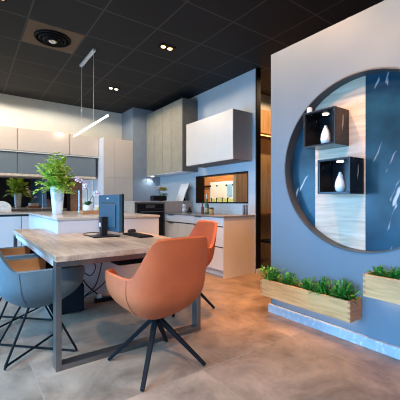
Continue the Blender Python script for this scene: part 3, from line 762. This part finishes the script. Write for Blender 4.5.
# things below the table
pc = thing('computer_tower', 'black box computer on the floor under the oak table', 'computer', (.83, 3.46, 0))
obj('case', B().box(-.12, .12, -.16, .20, .012, .270), 'charcoal', pc, bevel=.006)
obj('front_panel', B().box(-.11, .11, -.172, -.161, .02, .26), 'charcoal', pc)
for sx in (-.10, .10):
    obj('foot', B().box(sx-.015, sx+.015, -.14, .18, 0, .0118), 'dark', pc)
uc = thing('hanging_case', 'black rounded case hung under the tabletop behind the front orange chair', 'computer case', (1.42, 3.25, .44))
obj('case', B().box(-.20, .20, -.13, .13, 0, .13), 'charcoal', uc, bevel=.05)
obj('hanger', B().box(-.15, -.13, -.01, .01, .1305, .268).box(.13, .15, -.01, .01, .1305, .268), 'dark_metal', uc)
CG = 'cables hanging under the table'
cbls = [([(.98, 3.55, .71), (.97, 3.55, .45), (1.0, 3.52, .2), (.99, 3.45, .15)], 'thin black cable dropping straight below the table to the computer'),
        ([(1.12, 3.50, .71), (1.20, 3.50, .50), (1.12, 3.45, .22), (1.0, 3.42, .12), (.99, 3.40, .11)], 'black cable bowing out to the right below the table'),
        ([(1.02, 3.62, .70), (1.0, 3.62, .40), (1.10, 3.60, .28), (1.16, 3.60, .38), (1.06, 3.60, .46), (.98, 3.60, .36), (1.05, 3.58, .20), (1.2, 3.55, .04)], 'black cable coiled in a loop below the table'),
        ([(1.30, 3.55, .30), (1.22, 3.5, .20), (1.10, 3.5, .12), (1.0, 3.47, .10)], 'black cable slanting from the power strip to the computer')]
for p, t in cbls: single('cable', B().tube(curve_pts(p), .006, 6), 'dark', t, 'cable', p[0], CG)
pw = thing('power_strip', 'black power strip with white plug on the floor under the table', 'power strip', (1.24, 3.50, 0))
obj('body', B().box(-.12, .17, -.03, .03, 0, .045), 'dark', pw, bevel=.006)
obj('plug', B().box(-.10, -.05, -.02, .02, .0455, .085), 'white', pw, bevel=.004)

# ------------------------------------------------------------------ tub chairs
def sm(t): t = max(0, min(1, t)); return t*t*(3-2*t)
NA, NH = 132, 14
def rim_h(th):
    d = abs(math.degrees(th))
    if d < 32: return .885 - .006*(d/32)**3
    if d < 100: return .879 - .239*sm((d-32)/28)**.85 if d < 60 else .640
    if d < 138: return .640 - .012*(d-100)/38
    if d < 170: return .628 - .168*sm((d-138)/32)
    return .460
def shell_pt(th, z, inset=0.0):
    tau = min(1, max(0, (z-.335)/.27))
    r = .30 + .70*(1-(1-tau)**2.6)
    a = .305-inset; bb_ = (.285 if math.cos(th) > 0 else .325)-inset
    x = a*r*math.sin(th); y = -bb_*r*math.cos(th)
    # squarer plan
    n = 3.0; c, s_ = abs(math.cos(th)), abs(math.sin(th)); k = 1/((c**n+s_**n)**(1/n)); x *= k; y *= k
    lean = max(0, z-.56)*.20*max(0, math.cos(th))**.7 if math.cos(th) > 0 else 0
    return Vector((x, y-lean, z))
def chair_shell(inset, zlift, rimdrop, flip=False, mats_by_angle=None):
    b = B(); bm = b.bm; rows = []
    for i in range(NA):
        th = -PI + 2*PI*(i+.5)/NA; zr = rim_h(th)-rimdrop; col = []
        for j in range(NH+1):
            t = (j/NH)**1.5
            z = .337+zlift + (zr-.337-zlift)*t
            col.append(shell_pt(th, z-zlift*(1-t), inset) + Vector((0, 0, zlift*(1-t))))
        rows.append((th, col))
    return rows
def make_chair(base, outer, lining, seam, label, loc, rz, group, turn=0):
    r = thing('tub_chair', label, 'chair', loc, rz, group)
    O = chair_shell(0, 0, 0); I = chair_shell(.030, .045, .004)
    b = B(); bm = b.bm
    vo = [[bm.verts.new(p) for p in col] for _, col in O]
    vr = [bm.verts.new((o[1][-1]+i_[1][-1])/2 + Vector((0, 0, .010))) for o, i_ in zip(O, I)]
    vi = [bm.verts.new(i_[1][-1]) for i_ in I]
    for i in range(NA):
        k = (i+1) % NA
        for j in range(NH): bm.faces.new((vo[i][j], vo[k][j], vo[k][j+1], vo[i][j+1]))
        bm.faces.new((vo[i][-1], vo[k][-1], vr[k], vr[i])); bm.faces.new((vr[i], vr[k], vi[k], vi[i]))
    bm.faces.new([vo[i][0] for i in range(NA)][::-1])
    obj('shell', b, outer, r, smooth=True)
    b = B(); bm = b.bm
    vi = [[bm.verts.new(p) for p in col] for _, col in I]
    for i in range(NA):
        k = (i+1) % NA
        for j in range(NH):
            f_ = bm.faces.new((vi[i][j], vi[i][j+1], vi[k][j+1], vi[k][j]))
            f_.material_index = 1 if abs(math.degrees(O[i][0])) > 112 else 0
    bm.faces.new([vi[i][0] for i in range(NA)])
    o = obj('inner_lining', b, lining, r, smooth=True)
    # seat cushion
    b = B(); bm = b.bm; rings = []
    for sc, z in ((.56, .425), (.64, .435), (.67, .455), (.65, .478), (.56, .487), (.3, .490)):
        ring = []
        for i in range(48):
            th = 2*PI*i/48; p = shell_pt(th, .7, 0); 
            ring.append(bm.verts.new((p.x*sc, (-.285 if math.cos(th) > 0 else .325)*0 + max(-.26, min(.30, p.y))*sc + (.02), z)))
        rings.append(ring)
    for r0, r1 in zip(rings, rings[1:]):
        for k in range(48): bm.faces.new((r0[k], r0[(k+1) % 48], r1[(k+1) % 48], r1[k]))
    bm.faces.new(rings[0][::-1]); bm.faces.new(rings[-1])
    obj('seat_cushion', b, lining[0], r, smooth=True)
    for sgn in (-1, 1):
        th = sgn*math.radians(62); zr = rim_h(th)
        obj('seam', B().tube([shell_pt(th, .40+(zr-.40)*t/12, -.001) for t in range(13)], .0025, 6), seam, r, smooth=True)
    for p_ in r.children: p_.rotation_euler = (0, 0, turn)
    if base == 'swivel':
        obj('hub', B().lathe([(.030, .285), (.036, .29), (.036, .315), (.055, .325), (.08, .330), (.08, .3365)], 0, 0, 20), 'dark_metal', r, smooth=True)
        for sx in (-1, 1):
            for sy in (-1, 1):
                obj('leg', B().bar((sx*.012, sy*.012, .315), (sx*.237, sy*.237, .0095), .036, .030, .024, .020), 'dark_metal', r, bevel=.003)
    else:
        for s1 in (-1, 1):
            pts = [(-.10, -.055*s1, .385), (-.225, -.222*s1, .03), (-.228, -.226*s1, .014), (-.215, -.213*s1, .009),
                   (.215, .213*s1, .009), (.228, .226*s1, .014), (.225, .222*s1, .03), (.10, .055*s1, .385)]
            if s1 > 0: pts = [(x, y, z if z > .05 else z) for x, y, z in pts]
            else: pts = [(x, y, z + (.0165 if z < .02 and abs(x) < .22 else 0)) for x, y, z in pts]
            obj('wire_leg', B().tube(pts, .0085, 8), 'dark_metal', r, smooth=True)
    return r
OG, BG = 'rust leather tub chairs', 'blue grey tub chairs'
make_chair('swivel', 'orange', ['orange', 'orange'], 'seam', 'rust leather swivel chair in front of the table, its back to the viewer', (1.04, 1.945, 0), math.radians(3), OG, math.radians(-1))
make_chair('swivel', 'orange', ['orange', 'orange'], 'seam', 'rust leather swivel chair on the far right side of the table by the drawers', (1.83, 2.83, 0), math.radians(86), OG)
make_chair('wire', 'greyfab', ['tan', 'charcoal'], 'greyseam', 'nearest blue grey tub chair with tan lining, beside the front left table leg', (.42, 2.665, 0), -PI/2, BG)
make_chair('wire', 'greyfab', ['tan', 'charcoal'], 'greyseam', 'blue grey tub chair behind the nearest one on the left side of the table', (.41, 3.43, 0), -PI/2, BG)

# ------------------------------------------------------------------ ceiling fittings and added fill lights
pd = thing('pendant_lamp', 'slim white bar pendant lamp hanging on two wires over the island', 'lamp', (1.37, 4.56, 2.13))
obj('canopy', B().box(1.35, 1.39, 4.30, 4.93, 3.118, 3.1495), 'alu', pd, world=True, bevel=.002)
obj('light_tube', B().tube([(1.37, 3.79, 2.145), (1.37, 5.33, 2.145)], .012, 14), 'led', pd, world=True, smooth=True)
for yy in (4.33, 4.90): obj('wire', B().tube([(1.37, yy, 2.158), (1.37, yy, 3.119)], .0022, 6), 'alu', pd, world=True)
obj('wire_weight', B().lathe([(.007, 2.44), (.010, 2.45), (.007, 2.465)], 1.37, 4.90, 10), 'alu', pd, world=True)
cv = thing('ceiling_vent', 'round black ceiling vent in a brown ceiling tile', 'vent', (.858, 4.32, CZ))
obj('tile_panel', B().box(-.306, .306, -.306, .306, -.006, -.0005), 'vent_tile', cv)
for r0, z in ((.215, -.012), (.165, -.020), (.118, -.028), (.075, -.036)):
    obj('ring', B().lathe([(r0, -.0065), (r0, z), (r0-.012, z-.014), (r0-.028, z-.010), (r0-.020, -.0065)], 0, 0, 40), 'dark_metal', cv, smooth=True)
obj('hub', B().lathe([(.03, -.062), (.045, -.050), (.045, -.0065)], 0, 0, 24), 'chrome', cv, smooth=True)
def downlight(x, y, label, lit, twin=True):
    r = thing('ceiling_downlight', label, 'ceiling light', (x, y, CZ), 0, 'recessed ceiling spotlights')
    obj('frame', B().box(-.105, .105, -.065, .065, -.010, -.0005), 'dark_metal', r, bevel=.003)
    for sx in (-.05, .05):
        obj('lamp', B().lathe([(.022, -.022), (.030, -.018), (.033, -.0105)], sx, 0, 20), lit, r, smooth=True)
    return r
LAMPS = [(2.13, 3.69, 'bright twin ceiling spotlight nearest the kitchen wall cabinets', 'led_warm', 60),
         (2.13, 5.60, 'dimmer twin ceiling spotlight further back above the oven', 'led_spot', 35),
         (.22, 3.75, 'orange ceiling spotlight in the top left corner of the photo', 'led_warm', 40)]
for x, y, t, m_, e in LAMPS: downlight(x, y, t, m_)
def spot(x, y, z, e, col, ang=115, aim=None, soft=.05, blend=.7):  # builds fitted lamps and added fills without fixtures alike
    l = bpy.data.lights.new('lamp_or_fill', 'SPOT'); l.energy = e; l.color = col; l.spot_size = math.radians(ang); l.spot_blend = blend; l.shadow_soft_size = soft
    o = bpy.data.objects.new('lamp_or_fill', l); C.objects.link(o); o.location = (x, y, z)
    if aim: o.rotation_euler = (Vector(aim)-Vector((x, y, z))).to_track_quat('-Z', 'Y').to_euler()
    return o
WARM = (1, .66, .36)
COOL = (.74, .87, 1.0)
def wide(x, y, e, col): return spot(x, y, 3.05, e, col, 174, None, .05, .12)
wide(2.13, 3.69, 30, (1, .72, .45)); wide(2.13, 5.60, 33, (1, .86, .70)); spot(.22, 3.75, 3.10, 70, (1, .86, .72), 150)
wide(.22, 5.60, 45, (1, .88, .74)); wide(-1.1, 5.60, 25, (1, .88, .74)); wide(-.05, 6.24, 45, (1, .93, .84)); wide(1.3, 6.24, 14, (1, .93, .84))  # unseen lights added to brighten the back kitchen
spot(1.15, 1.90, 3.12, 65, (1, .48, .22), 62, (2.6, 1.65, 1.95)); spot(1.75, .75, 3.12, 85, (1, .60, .36), 105, (2.6, .8, 2.0)); spot(1.75, 1.95, 3.12, 105, (1, .57, .32), 105, (2.6, 1.75, 2.0))
spot(2.0, 1.0, 3.12, 95, (1, .46, .16), 75)  # added orange fill, no fixture, to warm the right-hand floor
spot(-.9, 1.6, 3.12, 230, COOL, 84); spot(.1, -.6, 3.12, 400, (1, .76, .55), 42, (1.0, 1.75, .7))  # made-up fills: cool on the left floor, warm on the chair backs
spot(.22, 1.78, 3.12, 230, (1, .92, .86), 44, (1.25, 3.74, 1.0))  # extra unseen light put in to lift the island front
spot(2.65, 3.05, 3.12, 480, (1, .45, .14), 60); wide(4.4, 3.3, 60, WARM); spot(3.4, 1.0, 3.1, 60, WARM, 130)
wide(4.4, 5.6, 260, (1, .76, .55))
spot(3.32, 6.38, 1.64, 5, (.75, .88, 1), 130, (3.2, 6.55, 1.2), .02)

# ------------------------------------------------------------------ beyond the partition
sh = thing('lit_wall_shelf', 'wooden wall shelf with orange strip light seen through the gap', 'shelf', (4.35, 4.1, 2.28))
obj('shelf_board', B().box(3.90, 5.2, 3.98, 4.249, 2.30, 2.335), 'wood_brown', sh, world=True)
obj('light_strip', B().box(3.92, 5.2, 4.20, 4.235, 2.336, 2.36).box(3.92, 5.2, 3.99, 4.01, 2.290, 2.2995), 'led_orange', sh, world=True)
lg_ = thing('wall_counter', 'narrow brown counter ledge beyond the gap between the partitions', 'counter', (4.5, 4.0, 0))
obj('counter_board', B().box(3.93, 5.6, 3.80, 4.249, .86, .895), 'wood_brown', lg_, world=True)
obj('leg', B().box(3.95, 3.99, 3.83, 3.87, 0, .859), 'dark_metal', lg_, world=True)
obj('leg', B().box(5.5, 5.54, 3.83, 3.87, 0, .859), 'dark_metal', lg_, world=True)
ch = thing('dining_chair', 'black chair at the ledge beyond the gap between the partitions', 'chair', (4.10, 3.55, 0))
obj('seat', B().box(-.21, .21, -.20, .20, .43, .47), 'dark', ch, bevel=.015)
bk = B().prism([(-.22, .471), (.22, .471), (.21, .72), (.17, .78), (-.17, .78), (-.21, .72)], 'y', -.21, -.18); obj('backrest', bk, 'dark', ch, bevel=.01)
for sx in (-.18, .18):
    for sy in (-.17, .17): obj('leg', B().tube([(sx, sy, .43), (sx*1.15, sy*1.15, 0)], [.012, .009], 8), 'dark_metal', ch)
pr = thing('poster_board', 'white display board of leaflets seen through the pass-through window', 'display board', (5.17, 6.2, 1.0))
obj('panel', B().box(5.17, 5.199, 5.75, 6.68, .80, 1.60), 'paleblue', pr, world=True)
pb = B().box(5.160, 5.1695, 5.80, 5.98, 1.22, 1.52); obj('blue_sheet', pb, 'skyblue', pr, world=True)
obj('white_sheet', B().box(5.160, 5.1695, 6.05, 6.35, 1.2, 1.55), 'white', pr, world=True)
obj('white_sheet', B().box(5.160, 5.1695, 6.42, 6.62, 1.1, 1.55), 'white', pr, world=True)
for y_ in (5.79, 6.0, 6.22, 6.44):
    q = obj('leaflet', B().box(5.150, 5.1695, y_, y_+.14, 1.0, 1.17), 'lime', pr, world=True)
    obj('leaflet_holder', B().box(5.145, 5.1695, y_+.145, y_+.175, .95, 1.19), 'dark', pr, world=True)
for y_ in (5.85, 6.55): obj('leg', B().box(5.17, 5.198, y_, y_+.03, 0, .799), 'alu', pr, world=True)
rl = single('dark_wall_rail', B().box(5.165, 5.199, 5.2, 8.19, 1.48, 1.52), 'dark', 'dark horizontal rail on the orange wooden wall behind the window', 'rail', (5.18, 6.7, 1.48))

# ------------------------------------------------------------------ daylight
def area(loc, sx, sy, e, col, rot):
    l = bpy.data.lights.new('window_daylight', 'AREA'); l.shape = 'RECTANGLE'; l.size = sx; l.size_y = sy; l.energy = e; l.color = col
    o = bpy.data.objects.new('window_daylight', l); C.objects.link(o); o.location = loc; o.rotation_euler = rot; return o
SKY = (.20, .55, 1.0)
for yc_, w_, e_, t_, sp_ in ((-1.475, 2.2, 25, 62, 110), (1.375, 2.4, 112, 62, 110), (4.25, 2.2, 106, 72, 130)):
    area((-1.65, yc_, 1.0), 1.75, w_, e_, SKY, (0, -math.radians(t_), 0)).data.spread = math.radians(sp_)
area((-.15, -3.25, 1.36), 2.2, 2.4, 22, SKY, (math.radians(62), 0, 0)).data.spread = math.radians(110)
W = bpy.data.worlds.new('sky'); S.world = W; W.use_nodes = True
nt = W.node_tree; bgn = nt.nodes['Background']
sk = nt.nodes.new('ShaderNodeTexSky'); sk.sky_type = 'HOSEK_WILKIE'; sk.turbidity = 3
nt.links.new(sk.outputs['Color'], bgn.inputs['Color']); bgn.inputs['Strength'].default_value = .8

# ------------------------------------------------------------------ camera
cam = bpy.data.cameras.new('camera'); co = bpy.data.objects.new('camera', cam); C.objects.link(co)
cam.sensor_width = 36; cam.lens = 28.8; cam.shift_y = .0025; cam.clip_start = .02
co.location = (0, 0, 1.11); co.rotation_euler = (PI/2, 0, -math.radians(35.94))
S.camera = co
S.view_settings.view_transform = 'Standard'; S.view_settings.look = 'None'
S.view_settings.gamma = 1; S.view_settings.use_curve_mapping = False
S.view_settings.exposure = 0.22
S.cycles.use_denoising = True
S.cycles.filter_width = 1.1
S.cycles.max_bounces = 8
